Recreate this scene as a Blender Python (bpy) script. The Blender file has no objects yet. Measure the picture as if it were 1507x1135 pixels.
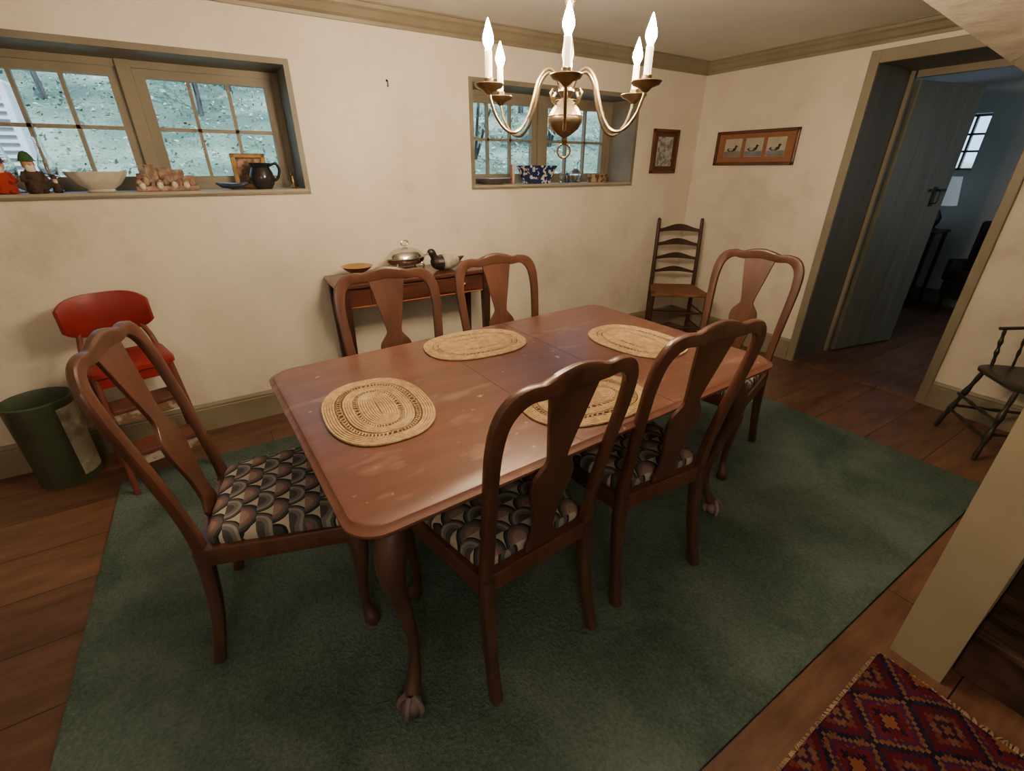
import bpy, math, random, bmesh
from mathutils import Vector, Matrix
random.seed(7)
S=bpy.context.scene; COL=S.collection
R=math.radians
# ---------------------------------------------------------------- materials
def nodes(name):
    m=bpy.data.materials.new(name); m.use_nodes=True
    nt=m.node_tree; b=nt.nodes['Principled BSDF']
    return m,nt,b
def setc(b,k,v):
    if k in b.inputs: b.inputs[k].default_value=v
def ramp(nt,stops,interp='LINEAR'):
    r=nt.nodes.new('ShaderNodeValToRGB'); r.color_ramp.interpolation=interp
    e=r.color_ramp.elements
    while len(e)<len(stops): e.new(.5)
    for i,(p,c) in enumerate(stops):
        e[i].position=p; e[i].color=(c[0],c[1],c[2],1)
    return r
def mat(name,c1,c2=None,rough=.5,metal=0,scale=6,st=(1,1,1),bump=0,bscale=40,lo=.35,hi=.65,detail=5,coat=0,dist=0,spec=None,emit=None,es=0,speck=None):
    m,nt,b=nodes(name); L=nt.links
    setc(b,'Roughness',rough); setc(b,'Metallic',metal)
    if spec is not None: setc(b,'Specular IOR Level',spec)
    if coat: setc(b,'Coat Weight',coat); setc(b,'Coat Roughness',.2)
    tc=nt.nodes.new('ShaderNodeTexCoord'); mp=nt.nodes.new('ShaderNodeMapping')
    mp.inputs['Scale'].default_value=st; L.new(tc.outputs['Object'],mp.inputs['Vector'])
    if c2 is None: c2=tuple(x*.82 for x in c1)
    n=nt.nodes.new('ShaderNodeTexNoise'); n.inputs['Scale'].default_value=scale; n.inputs['Detail'].default_value=detail
    n.inputs['Distortion'].default_value=dist
    L.new(mp.outputs[0],n.inputs['Vector'])
    r=ramp(nt,[(lo,c1),(hi,c2)]); L.new(n.outputs['Fac'],r.inputs[0]); out=r.outputs[0]
    for col,sc,th,sst in (speck or []):
        mp3=nt.nodes.new('ShaderNodeMapping'); mp3.inputs['Scale'].default_value=sst; L.new(tc.outputs['Object'],mp3.inputs['Vector'])
        n3=nt.nodes.new('ShaderNodeTexNoise'); n3.inputs['Scale'].default_value=sc; n3.inputs['Detail'].default_value=3
        L.new(mp3.outputs[0],n3.inputs['Vector']); r3=ramp(nt,[(th,(0,0,0)),(th+.08,(1,1,1))]); L.new(n3.outputs['Fac'],r3.inputs[0])
        mx=nt.nodes.new('ShaderNodeMix'); mx.data_type='RGBA'; L.new(r3.outputs[0],mx.inputs[0]); L.new(out,mx.inputs[6]); mx.inputs[7].default_value=(*col,1); out=mx.outputs[2]
    L.new(out,b.inputs['Base Color'])
    if bump:
        n2=nt.nodes.new('ShaderNodeTexNoise'); n2.inputs['Scale'].default_value=bscale; n2.inputs['Detail'].default_value=4
        L.new(mp.outputs[0],n2.inputs['Vector'])
        bp=nt.nodes.new('ShaderNodeBump'); bp.inputs['Strength'].default_value=bump; bp.inputs['Distance'].default_value=.01
        L.new(n2.outputs['Fac'],bp.inputs['Height']); L.new(bp.outputs[0],b.inputs['Normal'])
    if emit: setc(b,'Emission Color',(*emit,1)); setc(b,'Emission Strength',es)
    return m
def math_node(nt,op,a,b=None,c=None):
    n=nt.nodes.new('ShaderNodeMath'); n.operation=op
    for i,x in enumerate((a,b,c)):
        if x is None: continue
        if isinstance(x,(int,float)): n.inputs[i].default_value=x
        else: nt.links.new(x,n.inputs[i])
    return n.outputs[0]

def plaster():
    m,nt,b=nodes('aged_plaster'); L=nt.links; setc(b,'Roughness',.78)
    tc=nt.nodes.new('ShaderNodeTexCoord')
    n=nt.nodes.new('ShaderNodeTexNoise'); n.inputs['Scale'].default_value=1.5; n.inputs['Detail'].default_value=7; n.inputs['Roughness'].default_value=.6
    L.new(tc.outputs['Object'],n.inputs['Vector'])
    r=ramp(nt,[(.28,(.48,.435,.36)),(.44,(.66,.615,.53)),(.7,(.75,.71,.63))]); L.new(n.outputs['Fac'],r.inputs[0]); L.new(r.outputs[0],b.inputs['Base Color'])
    n2=nt.nodes.new('ShaderNodeTexNoise'); n2.inputs['Scale'].default_value=4.5; n2.inputs['Detail'].default_value=8
    L.new(tc.outputs['Object'],n2.inputs['Vector'])
    bp=nt.nodes.new('ShaderNodeBump'); bp.inputs['Strength'].default_value=.45; bp.inputs['Distance'].default_value=.035
    L.new(n2.outputs['Fac'],bp.inputs['Height']); L.new(bp.outputs[0],b.inputs['Normal'])
    return m
def planks(name,dark,mid,lite,w=.16,rough=.35):
    m,nt,b=nodes(name); L=nt.links; setc(b,'Roughness',rough)
    tc=nt.nodes.new('ShaderNodeTexCoord'); br=nt.nodes.new('ShaderNodeTexBrick')
    br.inputs['Color1'].default_value=(*mid,1); br.inputs['Color2'].default_value=(*lite,1); br.inputs['Mortar'].default_value=(.012,.006,.004,1)
    br.inputs['Scale'].default_value=1; br.inputs['Mortar Size'].default_value=.0022; br.inputs['Brick Width'].default_value=3.6; br.inputs['Row Height'].default_value=w
    br.inputs['Bias'].default_value=0
    L.new(tc.outputs['Object'],br.inputs['Vector'])
    mp=nt.nodes.new('ShaderNodeMapping'); mp.inputs['Scale'].default_value=(1.2,6,1); L.new(tc.outputs['Object'],mp.inputs['Vector'])
    n=nt.nodes.new('ShaderNodeTexNoise'); n.inputs['Scale'].default_value=2.6; n.inputs['Detail'].default_value=9; n.inputs['Roughness'].default_value=.68; L.new(mp.outputs[0],n.inputs['Vector'])
    r=ramp(nt,[(.3,dark),(.66,(1,1,1))]); L.new(n.outputs['Fac'],r.inputs[0])
    mx=nt.nodes.new('ShaderNodeMix'); mx.data_type='RGBA'; mx.blend_type='MULTIPLY'; mx.inputs[0].default_value=.9
    L.new(br.outputs['Color'],mx.inputs[6]); L.new(r.outputs[0],mx.inputs[7]); L.new(mx.outputs[2],b.inputs['Base Color'])
    bp=nt.nodes.new('ShaderNodeBump'); bp.inputs['Strength'].default_value=.4; bp.inputs['Distance'].default_value=.005; bp.invert=True
    L.new(br.outputs['Fac'],bp.inputs['Height']); L.new(bp.outputs[0],b.inputs['Normal'])
    return m
def scalefabric():
    m,nt,b=nodes('scalloped_needlepoint'); L=nt.links; setc(b,'Roughness',.95); setc(b,'Specular IOR Level',.1)
    mn=lambda *a: math_node(nt,*a)
    tc=nt.nodes.new('ShaderNodeTexCoord'); sp=nt.nodes.new('ShaderNodeSeparateXYZ'); L.new(tc.outputs['Object'],sp.inputs[0])
    p=.098; Rr=.060; h=.043
    nz=nt.nodes.new('ShaderNodeTexNoise'); nz.inputs['Scale'].default_value=20; L.new(tc.outputs['Object'],nz.inputs['Vector'])
    wob=mn('MULTIPLY',mn('SUBTRACT',nz.outputs['Fac'],.5),.006)
    x=mn('ADD',sp.outputs[0],wob); y=mn('ADD',mn('ADD',sp.outputs[1],wob),1.012)
    row=mn('FLOOR',mn('DIVIDE',y,h)); fy=mn('SUBTRACT',y,mn('MULTIPLY',row,h))
    def dist(rw,yy):
        off=mn('MULTIPLY',mn('MODULO',rw,2),.5)
        fx=mn('SUBTRACT',mn('FRACT',mn('ADD',mn('DIVIDE',x,p),mn('ADD',off,20))),.5)
        fx=mn('ABSOLUTE',mn('MULTIPLY',fx,p))
        return mn('DIVIDE',mn('ADD',mn('SQRT',mn('ADD',mn('MULTIPLY',fx,fx),mn('MULTIPLY',yy,yy))),mn('MULTIPLY',fx,.12)),Rr)
    d0=dist(row,fy); r1=mn('SUBTRACT',row,1); d1=dist(r1,mn('ADD',fy,h))
    ins=mn('LESS_THAN',d0,.95)
    d=mn('ADD',mn('MULTIPLY',d0,ins),mn('MULTIPLY',d1,mn('SUBTRACT',1,ins)))
    rw=mn('SUBTRACT',row,mn('SUBTRACT',1,ins))
    A=[(0,(.07,.07,.075)),(.38,(.14,.14,.14)),(.56,(.24,.23,.215)),(.70,(.09,.09,.095)),(.82,(.028,.03,.034)),(.91,(.42,.385,.32))]
    Bc=[(0,(.27,.19,.17)),(.42,(.20,.115,.11)),(.56,(.11,.105,.105)),(.70,(.05,.052,.056)),(.82,(.022,.023,.027)),(.91,(.42,.385,.32))]
    ra=ramp(nt,A,'CONSTANT'); rb=ramp(nt,Bc,'CONSTANT'); L.new(d,ra.inputs[0]); L.new(d,rb.inputs[0])
    sel=mn('LESS_THAN',mn('MODULO',mn('ADD',rw,300),2),.5)
    mx=nt.nodes.new('ShaderNodeMix'); mx.data_type='RGBA'; L.new(sel,mx.inputs[0]); L.new(ra.outputs[0],mx.inputs[6]); L.new(rb.outputs[0],mx.inputs[7])
    L.new(mx.outputs[2],b.inputs['Base Color'])
    return m
def kilim():
    m,nt,b=nodes('oriental_rug_wool'); L=nt.links; setc(b,'Roughness',.95); setc(b,'Specular IOR Level',.1)
    mn=lambda *a: math_node(nt,*a)
    tc=nt.nodes.new('ShaderNodeTexCoord'); sp=nt.nodes.new('ShaderNodeSeparateXYZ'); L.new(tc.outputs['Object'],sp.inputs[0])
    def cell(v,p): return mn('ABSOLUTE',mn('SUBTRACT',mn('FRACT',mn('MULTIPLY',v,1/p)),.5))
    X=mn('SNAP',mn('ADD',sp.outputs[0],.003),.0095); Y=mn('SNAP',mn('ADD',sp.outputs[1],.003),.0095)
    cx=cell(X,.19); cy=cell(Y,.19)
    d=mn('ADD',cx,cy)
    c=[(0,(.16,.062,.028)),(.11,(.010,.008,.020)),(.21,(.085,.010,.018)),(.34,(.040,.012,.036)),(.43,(.13,.070,.042)),(.47,(.010,.008,.020)),(.56,(.058,.007,.013)),(.70,(.095,.024,.020)),(.80,(.026,.008,.024)),(.91,(.12,.055,.028))]
    r=ramp(nt,c,'CONSTANT'); L.new(d,r.inputs[0])
    X2=mn('SNAP',sp.outputs[0],.0048); Y2=mn('SNAP',sp.outputs[1],.0048)
    e=mn('MINIMUM',cell(X2,.0475),cell(Y2,.0475)); g=mn('MAXIMUM',cell(X2,.0475),cell(Y2,.0475))
    s=mn('MULTIPLY',mn('LESS_THAN',e,.11),mn('LESS_THAN',g,.38))
    mx=nt.nodes.new('ShaderNodeMix'); mx.data_type='RGBA'; L.new(mn('MULTIPLY',s,.85),mx.inputs[0]); L.new(r.outputs[0],mx.inputs[6])
    c2=[(0,(.07,.008,.012)),(.30,(.13,.05,.022)),(.5,(.02,.012,.032)),(.7,(.12,.065,.038))]
    r2=ramp(nt,c2,'CONSTANT'); L.new(d,r2.inputs[0]); L.new(r2.outputs[0],mx.inputs[7])
    L.new(mx.outputs[2],b.inputs['Base Color'])
    return m
def doorboards(name='grey_green_door_boards',a=(.092,.095,.070),c=(.138,.140,.104)):
    m,nt,b=nodes(name); L=nt.links; setc(b,'Roughness',.45)
    tc=nt.nodes.new('ShaderNodeTexCoord'); mp=nt.nodes.new('ShaderNodeMapping'); mp.inputs['Scale'].default_value=(8,8,.8); L.new(tc.outputs['Object'],mp.inputs['Vector'])
    n=nt.nodes.new('ShaderNodeTexNoise'); n.inputs['Scale'].default_value=2; n.inputs['Detail'].default_value=5; L.new(mp.outputs[0],n.inputs['Vector'])
    r=ramp(nt,[(.3,a),(.7,c)]); L.new(n.outputs['Fac'],r.inputs[0]); L.new(r.outputs[0],b.inputs['Base Color'])
    bp=nt.nodes.new('ShaderNodeBump'); bp.inputs['Strength'].default_value=.3; bp.inputs['Distance'].default_value=.01; L.new(n.outputs['Fac'],bp.inputs['Height']); L.new(bp.outputs[0],b.inputs['Normal'])
    return m
def carpet():
    m,nt,b=nodes('green_carpet_pile'); L=nt.links; setc(b,'Roughness',1); setc(b,'Specular IOR Level',.05)
    tc=nt.nodes.new('ShaderNodeTexCoord')
    n=nt.nodes.new('ShaderNodeTexNoise'); n.inputs['Scale'].default_value=2.3; n.inputs['Detail'].default_value=6; n.inputs['Distortion'].default_value=.7; L.new(tc.outputs['Object'],n.inputs['Vector'])
    n2=nt.nodes.new('ShaderNodeTexNoise'); n2.inputs['Scale'].default_value=110; n2.inputs['Detail'].default_value=3; L.new(tc.outputs['Object'],n2.inputs['Vector'])
    s=math_node(nt,'ADD',math_node(nt,'MULTIPLY',n.outputs['Fac'],.68),math_node(nt,'MULTIPLY',n2.outputs['Fac'],.32))
    r=ramp(nt,[(.36,(.056,.087,.077)),(.50,(.092,.138,.123)),(.64,(.140,.195,.177))]); L.new(s,r.inputs[0]); L.new(r.outputs[0],b.inputs['Base Color'])
    bp=nt.nodes.new('ShaderNodeBump'); bp.inputs['Strength'].default_value=1; bp.inputs['Distance'].default_value=.011; L.new(n2.outputs['Fac'],bp.inputs['Height']); L.new(bp.outputs[0],b.inputs['Normal'])
    return m
def glassy(name,col=(1,1,1),ior=1.45,rough=.02):
    m,nt,b=nodes(name); setc(b,'Base Color',(*col,1)); setc(b,'Roughness',rough); setc(b,'IOR',ior); setc(b,'Transmission Weight',1.0); return m
def pane():
    m,nt,b=nodes('window_glass'); L=nt.links
    t=nt.nodes.new('ShaderNodeBsdfTransparent'); t.inputs[0].default_value=(.93,.96,.97,1)
    L.new(t.outputs[0],nt.nodes['Material Output'].inputs['Surface'])
    return m

PL=plaster()
CEIL=mat('ceiling_plaster',(.68,.67,.64),(.60,.59,.56),rough=.8,scale=1.5,bump=.1,bscale=8)
OLIVE=mat('olive_tan_paint',(.26,.23,.165),(.205,.183,.13),rough=.45,scale=4,bump=.05)
OLIVE2=mat('weathered_olive_paint',(.21,.19,.14),(.15,.135,.10),rough=.5,scale=5,bump=.1)
SILLM=mat('painted_sill',(.38,.34,.26),(.30,.27,.20),rough=.5,scale=6)
FLOOR=planks('old_floor_boards',(.32,.29,.27),(.205,.103,.065),(.135,.068,.046),w=.27,rough=.42)
GREEN=carpet()
KILIM=kilim()
FRINGE=mat('rug_fringe',(.40,.30,.19),(.26,.17,.10),rough=.95,scale=30)
CHERRY=mat('cherry_table_top',(.165,.069,.046),(.098,.040,.028),rough=.34,scale=2.2,st=(1,6,6),bump=.03,bscale=30,lo=.25,hi=.75,dist=.5,speck=[((.21,.115,.085),4,.59,(1,2.5,1)),((.42,.28,.21),34,.69,(1,1,1))])
CHERRY2=mat('cherry_chair_wood',(.105,.041,.025),(.055,.022,.014),rough=.34,scale=4,st=(6,6,1),lo=.3,hi=.7,coat=.15,dist=.4)
LEGW=mat('dusty_dark_leg_wood',(.090,.043,.034),(.055,.027,.022),rough=.45,scale=5,st=(5,5,1))
CLAW=mat('dusty_claw_foot',(.24,.19,.20),(.12,.08,.075),rough=.6,scale=14)
DARKW=mat('dark_walnut',(.055,.024,.015),(.03,.012,.008),rough=.4,scale=5,st=(1,6,6))
CONS=mat('console_mahogany',(.11,.036,.024),(.055,.019,.013),rough=.3,scale=4,st=(1,8,8),coat=.2)
INLAY=mat('inlay_line',(.42,.13,.05),rough=.4)
FLAME=scalefabric()
STRAW=mat('braided_straw',(.54,.385,.205),(.38,.255,.13),rough=.85,scale=60,bump=.5,bscale=250)
STRAW2=mat('open_braid_backing',(.12,.06,.035),(.08,.04,.025),rough=.9,scale=60)
BRASS=mat('antique_brass',(.30,.24,.15),(.22,.17,.10),rough=.36,metal=1,scale=6)
BRASSP=mat('polished_brass',(.62,.43,.18),(.45,.30,.11),rough=.25,metal=1,scale=6)
SILVER=mat('silver_plate',(.75,.72,.66),(.45,.42,.38),rough=.2,metal=1,scale=8)
PEWTER=mat('pewter',(.35,.34,.31),(.22,.21,.2),rough=.4,metal=.8,scale=8)
CANDLE=mat('candle_sleeve',(.85,.80,.70),rough=.5,emit=(1,.78,.5),es=2.2)  # sleeve is no lamp; emission paints in the warm glow of its bulb
BULB=mat('lit_flame_bulb',(1,.9,.7),rough=.3,emit=(1.0,.73,.46),es=1420)
BLACKI=mat('black_iron',(.015,.015,.016),(.03,.028,.026),rough=.45,metal=.6)
DOORM=doorboards(); REVEAL=doorboards('dark_reveal_boards',(.095,.088,.064),(.135,.125,.09))
RED=mat('red_vinyl',(.24,.011,.010),(.17,.008,.008),rough=.42,scale=5)
CREAMM=mat('worn_cream_enamel',(.36,.32,.26),(.16,.085,.055),rough=.5,scale=18,lo=.42,hi=.52)
BROWNM=mat('worn_red_brown_painted_frame',(.17,.040,.030),(.10,.03,.022),rough=.5,scale=10)
CANG=mat('green_enamel_tin',(.070,.095,.060),(.05,.07,.043),rough=.4,scale=6)
CANP=mat('printed_tan_paper',(.40,.37,.28),(.20,.20,.14),rough=.6,scale=9,lo=.52,hi=.62)
RUSH=mat('rush_seat_weave',(.23,.10,.045),(.12,.05,.025),rough=.8,scale=12,st=(1,14,1),bump=.5,bscale=30)
BLACKP=mat('black_painted_wood',(.022,.024,.018),(.05,.042,.02),rough=.35,scale=9,lo=.5,hi=.75)
FRAMEW=mat('picture_frame_walnut',(.13,.045,.025),(.07,.025,.015),rough=.35,scale=8)
ORMAT=mat('rust_picture_mat',(.27,.115,.06),(.23,.095,.05),rough=.8,scale=20)
PRINT=mat('aged_print',(.44,.41,.33),(.33,.32,.27),rough=.7,scale=12)
WINTER=mat('winter_scene_print',(.38,.40,.40),(.16,.15,.13),rough=.6,scale=28,lo=.45,hi=.6)
WHITEC=mat('white_ceramic',(.62,.60,.54),(.48,.45,.38),rough=.25,scale=10)
def bluewhite():
    m,nt,b=nodes('blue_white_porcelain'); L=nt.links; setc(b,'Roughness',.15)
    tc=nt.nodes.new('ShaderNodeTexCoord'); v=nt.nodes.new('ShaderNodeTexNoise'); v.inputs['Scale'].default_value=34; v.inputs['Detail'].default_value=4
    L.new(tc.outputs['Object'],v.inputs['Vector']); r=ramp(nt,[(.40,(.02,.03,.11)),(.50,(.03,.045,.16)),(.545,(.6,.62,.64))],'CONSTANT'); L.new(v.outputs['Fac'],r.inputs[0]); L.new(r.outputs[0],b.inputs['Base Color']); return m
BLUEW=bluewhite()
DKGLAZE=mat('dark_glazed_ceramic',(.012,.013,.018),(.03,.03,.035),rough=.12,scale=7)
BLUEG=mat('dark_blue_glaze',(.03,.05,.10),(.02,.03,.05),rough=.2,scale=9)
CARVE=mat('carved_pinkish_stone',(.40,.28,.20),(.20,.125,.09),rough=.85,scale=34,bump=1,bscale=50,lo=.4,hi=.6)
BONE=mat('bone_white',(.65,.60,.50),rough=.6,scale=12)
SKIN=mat('painted_face',(.55,.30,.20),rough=.5)
GRN=mat('felt_green',(.04,.12,.03),rough=.9)
REDF=mat('felt_red',(.35,.03,.015),rough=.9)
BROWNF=mat('felt_brown',(.07,.04,.025),(.03,.02,.015),rough=.9,scale=30)
GOLDF=mat('gilt_frame',(.40,.26,.09),(.22,.13,.05),rough=.35,metal=.7,scale=14)
PORTR=mat('small_painting',(.10,.07,.05),(.45,.26,.16),rough=.6,scale=16,lo=.5,hi=.62)
CLEAR=glassy('clear_glass'); PANE=pane()
BLK=mat('black_paint',(.012,.012,.012),(.02,.018,.016),rough=.35,scale=12)
WHT=mat('white_paint_worn',(.46,.42,.36),(.22,.20,.18),rough=.5,scale=16)
STAIR=mat('dark_stair_wood',(.12,.062,.043),(.028,.015,.011),rough=.6,scale=5,st=(3,1,1),bump=.6,bscale=20,lo=.34,hi=.56)
def grass():
    m,nt,b=nodes('hillside_grass_and_leaves'); L=nt.links; setc(b,'Roughness',.95)
    tc=nt.nodes.new('ShaderNodeTexCoord')
    n=nt.nodes.new('ShaderNodeTexNoise'); n.inputs['Scale'].default_value=.8; n.inputs['Detail'].default_value=3; L.new(tc.outputs['Object'],n.inputs['Vector'])
    n2=nt.nodes.new('ShaderNodeTexNoise'); n2.inputs['Scale'].default_value=45; n2.inputs['Detail'].default_value=2; L.new(tc.outputs['Object'],n2.inputs['Vector'])
    s=math_node(nt,'ADD',math_node(nt,'MULTIPLY',n.outputs['Fac'],1.1),math_node(nt,'MULTIPLY',n2.outputs['Fac'],.35))
    r=ramp(nt,[(.56,(.07,.11,.07)),(.70,(.15,.21,.13)),(.84,(.30,.36,.25))]); L.new(s,r.inputs[0]); L.new(r.outputs[0],b.inputs['Base Color']); return m
GRASS=grass()
BARK=mat('tree_bark',(.10,.085,.075),(.05,.042,.038),rough=.95,scale=8,st=(6,6,1))
LEAF=mat('tree_leaves',(.08,.15,.07),(.32,.38,.24),rough=.8,scale=3)
GL1=mat('pale_fallen_leaf',(.50,.50,.42),rough=.8); GL2=mat('green_ground_leaf',(.20,.28,.16),rough=.8); GL3=mat('dark_ground_leaf',(.08,.10,.07),rough=.8)
ACM=mat('grey_metal_housing',(.75,.76,.76),(.65,.66,.66),rough=.5,metal=.1)
LSHADE=mat('lamp_shade_linen',(.6,.6,.57),rough=.9,emit=(.6,.72,.9),es=.2)
UPH=mat('dark_upholstery',(.016,.015,.016),(.026,.023,.023),rough=.9,scale=20)
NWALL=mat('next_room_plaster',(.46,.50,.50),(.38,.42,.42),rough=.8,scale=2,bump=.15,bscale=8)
BOOKR=mat('dull_red_book_cloth',(.28,.06,.04),rough=.7); BOOKB=mat('cream_book_cloth',(.45,.40,.30),rough=.7); PAGES=mat('book_pages',(.6,.55,.42),rough=.8)
BASKM=mat('basket_weave',(.35,.25,.16),(.10,.05,.04),rough=.85,scale=35,lo=.45,hi=.55)

# ---------------------------------------------------------------- mesh tools
def cr(P,k):
    out=[]; n=len(P)
    for i in range(n-1):
        p0=P[max(i-1,0)];p1=P[i];p2=P[i+1];p3=P[min(i+2,n-1)]
        for j in range(k):
            t=j/k
            out.append(tuple(.5*((2*b)+(-a+c)*t+(2*a-5*b+4*c-d)*t*t+(-a+3*b-3*c+d)*t**3) for a,b,c,d in zip(p0,p1,p2,p3)))
    out.append(tuple(P[-1])); return out
class B:
    def __init__(s): s.v=[];s.f=[];s.m=[]
    def add(s,vs,fs,mi=0,M=None):
        o=len(s.v)
        for p in vs:
            p=Vector(p); s.v.append(tuple(M@p) if M else tuple(p))
        for f in fs: s.f.append([i+o for i in f]); s.m.append(mi)
        return s
    def box(s,c,d,mi=0,M=None):
        x,y,z=c; a,b,e=d[0]/2,d[1]/2,d[2]/2
        vs=[(x+i*a,y+j*b,z+k*e) for i in(-1,1) for j in(-1,1) for k in(-1,1)]
        return s.add(vs,[(0,1,3,2),(4,6,7,5),(0,4,5,1),(2,3,7,6),(0,2,6,4),(1,5,7,3)],mi,M)
    def bb(s,x0,x1,y0,y1,z0,z1,mi=0,M=None):
        return s.box(((x0+x1)/2,(y0+y1)/2,(z0+z1)/2),(abs(x1-x0),abs(y1-y0),abs(z1-z0)),mi,M)
    def loft(s,rings,mi=0,M=None,cap=True,closed=True):
        n=len(rings[0]); vs=[p for r in rings for p in r]; fs=[]
        for i in range(len(rings)-1):
            for j in range(n if closed else n-1):
                k=(j+1)%n; fs.append((i*n+j,i*n+k,(i+1)*n+k,(i+1)*n+j))
        if cap: fs.append(tuple(range(n))[::-1]); fs.append(tuple((len(rings)-1)*n+j for j in range(n)))
        return s.add(vs,fs,mi,M)
    def lathe(s,prof,n=24,c=(0,0,0),mi=0,M=None,sx=1,sy=1):
        rings=[[(c[0]+max(r,1e-4)*sx*math.cos(2*math.pi*j/n),c[1]+max(r,1e-4)*sy*math.sin(2*math.pi*j/n),c[2]+z) for j in range(n)] for r,z in prof]
        return s.loft(rings,mi,M)
    def tube(s,P,r,n=10,mi=0,M=None,closed=False,e=1.0):
        P=[Vector(p[:3]) for p in P]; m=len(P)
        if not hasattr(r,'__len__'): r=[r]*m
        T=[]
        for i in range(m):
            if closed: d=P[(i+1)%m]-P[i-1]
            else: d=P[min(i+1,m-1)]-P[max(i-1,0)]
            T.append(d.normalized() if d.length>1e-9 else Vector((0,0,1)))
        u=Vector((0,0,1)).cross(T[0])
        if u.length<1e-3: u=Vector((1,0,0))
        rings=[]
        for i in range(m):
            u=(u-T[i]*u.dot(T[i])).normalized(); w=T[i].cross(u)
            rings.append([tuple(P[i]+(u*math.cos(2*math.pi*j/n)+w*math.sin(2*math.pi*j/n)*e)*r[i]) for j in range(n)])
        if closed: rings.append(rings[0]); return s.loft(rings,mi,M,cap=False)
        return s.loft(rings,mi,M)
    def strip(s,P,wid,th,axis=(0,1,0),mi=0,M=None,n=12,ex=.5):
        A=Vector(axis); P=[Vector(p[:3]) for p in P]; m=len(P)
        if not hasattr(wid,'__len__'): wid=[wid]*m
        if not hasattr(th,'__len__'): th=[th]*m
        rings=[]
        for i in range(m):
            t=(P[min(i+1,m-1)]-P[max(i-1,0)]).normalized(); w=A.cross(t).normalized(); a=t.cross(w)
            ring=[]
            for j in range(n):
                q=2*math.pi*(j+.5)/n; c,sn=math.cos(q),math.sin(q)
                ring.append(tuple(P[i]+w*(math.copysign(abs(c)**ex,c)*wid[i])+a*(math.copysign(abs(sn)**ex,sn)*th[i])))
            rings.append(ring)
        return s.loft(rings,mi,M)
    def ell(s,c,r,mi=0,M=None,n=14,k=9):
        prof=[(math.sin(math.pi*i/k),-math.cos(math.pi*i/k)) for i in range(k+1)]
        rings=[[(c[0]+max(a,1e-3)*r[0]*math.cos(2*math.pi*j/n),c[1]+max(a,1e-3)*r[1]*math.sin(2*math.pi*j/n),c[2]+b*r[2]) for j in range(n)] for a,b in prof]
        return s.loft(rings,mi,M)
    def prism(s,out,z0,z1,mi=0,M=None):
        return s.loft([[(x,y,z0) for x,y in out],[(x,y,z1) for x,y in out]],mi,M)
    def obj(s,name,mats,parent=None,smooth=True,bevel=0,loc=None,rot=None,label=None,cat=None,kind=None,group=None,ang=38):
        me=bpy.data.meshes.new(name); me.from_pydata(s.v,[],s.f)
        if not isinstance(mats,(list,tuple)): mats=[mats]
        for q in mats: me.materials.append(q)
        for p,mi in zip(me.polygons,s.m): p.material_index=mi; p.use_smooth=smooth
        bm=bmesh.new(); bm.from_mesh(me); bmesh.ops.recalc_face_normals(bm,faces=bm.faces); bm.to_mesh(me); bm.free()
        if smooth: me.set_sharp_from_angle(angle=R(ang))
        o=bpy.data.objects.new(name,me); COL.objects.link(o)
        if bevel:
            md=o.modifiers.new('bevel','BEVEL'); md.width=bevel; md.segments=2; md.limit_method='ANGLE'; md.angle_limit=R(40)
        if parent: o.parent=parent
        if loc: o.location=loc
        if rot is not None: o.rotation_euler=rot if hasattr(rot,'__len__') else (0,0,R(rot))
        meta(o,label,cat,kind,group); return o
def meta(o,label=None,cat=None,kind=None,group=None):
    if label:o['label']=label
    if cat:o['category']=cat
    if kind:o['kind']=kind
    if group:o['group']=group
def root(name,loc,rot,label,cat,group=None):
    o=bpy.data.objects.new(name,None); o.empty_display_size=.1; COL.objects.link(o)
    o.location=loc; o.rotation_euler=(0,0,R(rot)); meta(o,label,cat,None,group); return o
def kids(o): return [c for c in bpy.data.objects if c.parent==o]
def clone(o,loc,rot,label=None,sub=None):
    def cp(x,par):
        y=x.copy(); COL.objects.link(y)
        if par: y.parent=par
        for c in kids(x): cp(c,y)
        return y
    n=cp(o,None); n.location=loc; n.rotation_euler=(0,0,R(rot))
    if label: n['label']=label
    return n
def rrect(L,W,r,n=6,ins=0):
    a,b=L/2-ins,W/2-ins; r=max(r-ins*.6,.002); o=[]
    for cx,cy,st in((a-r,b-r,0),(-a+r,b-r,90),(-a+r,-b+r,180),(a-r,-b+r,270)):
        for i in range(n+1):
            q=R(st+90*i/n); o.append((cx+r*math.cos(q),cy+r*math.sin(q)))
    return o
def structure(b,name,m,**k): return b.obj(name,m,kind='structure',smooth=k.pop('smooth',False),**k)

# ---------------------------------------------------------------- room shell
XR,YB,ZC=3.70,2.92,2.165
def wall_x(name,x0,x1,y0,y1,z0,z1,holes,m):
    b=B(); x=x0
    for h in sorted(holes):
        b.bb(x,h[0],y0,y1,z0,z1); b.bb(h[0],h[1],y0,y1,z0,h[2]); b.bb(h[0],h[1],y0,y1,h[3],z1); x=h[1]
    b.bb(x,x1,y0,y1,z0,z1); return structure(b,name,m)
def wall_y(name,x0,x1,y0,y1,z0,z1,holes,m):
    b=B(); y=y0
    for h in sorted(holes):
        b.bb(x0,x1,y,h[0],z0,z1)
        if h[2]>z0: b.bb(x0,x1,h[0],h[1],z0,h[2])
        b.bb(x0,x1,h[0],h[1],h[3],z1); y=h[1]
    b.bb(x0,x1,y,y1,z0,z1); return structure(b,name,m)
W1=(-.87,.470,1.297,1.865); W2=(1.53,2.94,1.297,1.875)
H1=(W1[0]-.012,W1[1]+.012,W1[2]-.012,W1[3]+.012); H2=(W2[0]-.012,W2[1]+.012,W2[2]-.012,W2[3]+.012)
wall_x('wall_back',-2.2,XR,YB,YB+.42,0,ZC,[H1,H2],PL)
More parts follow.
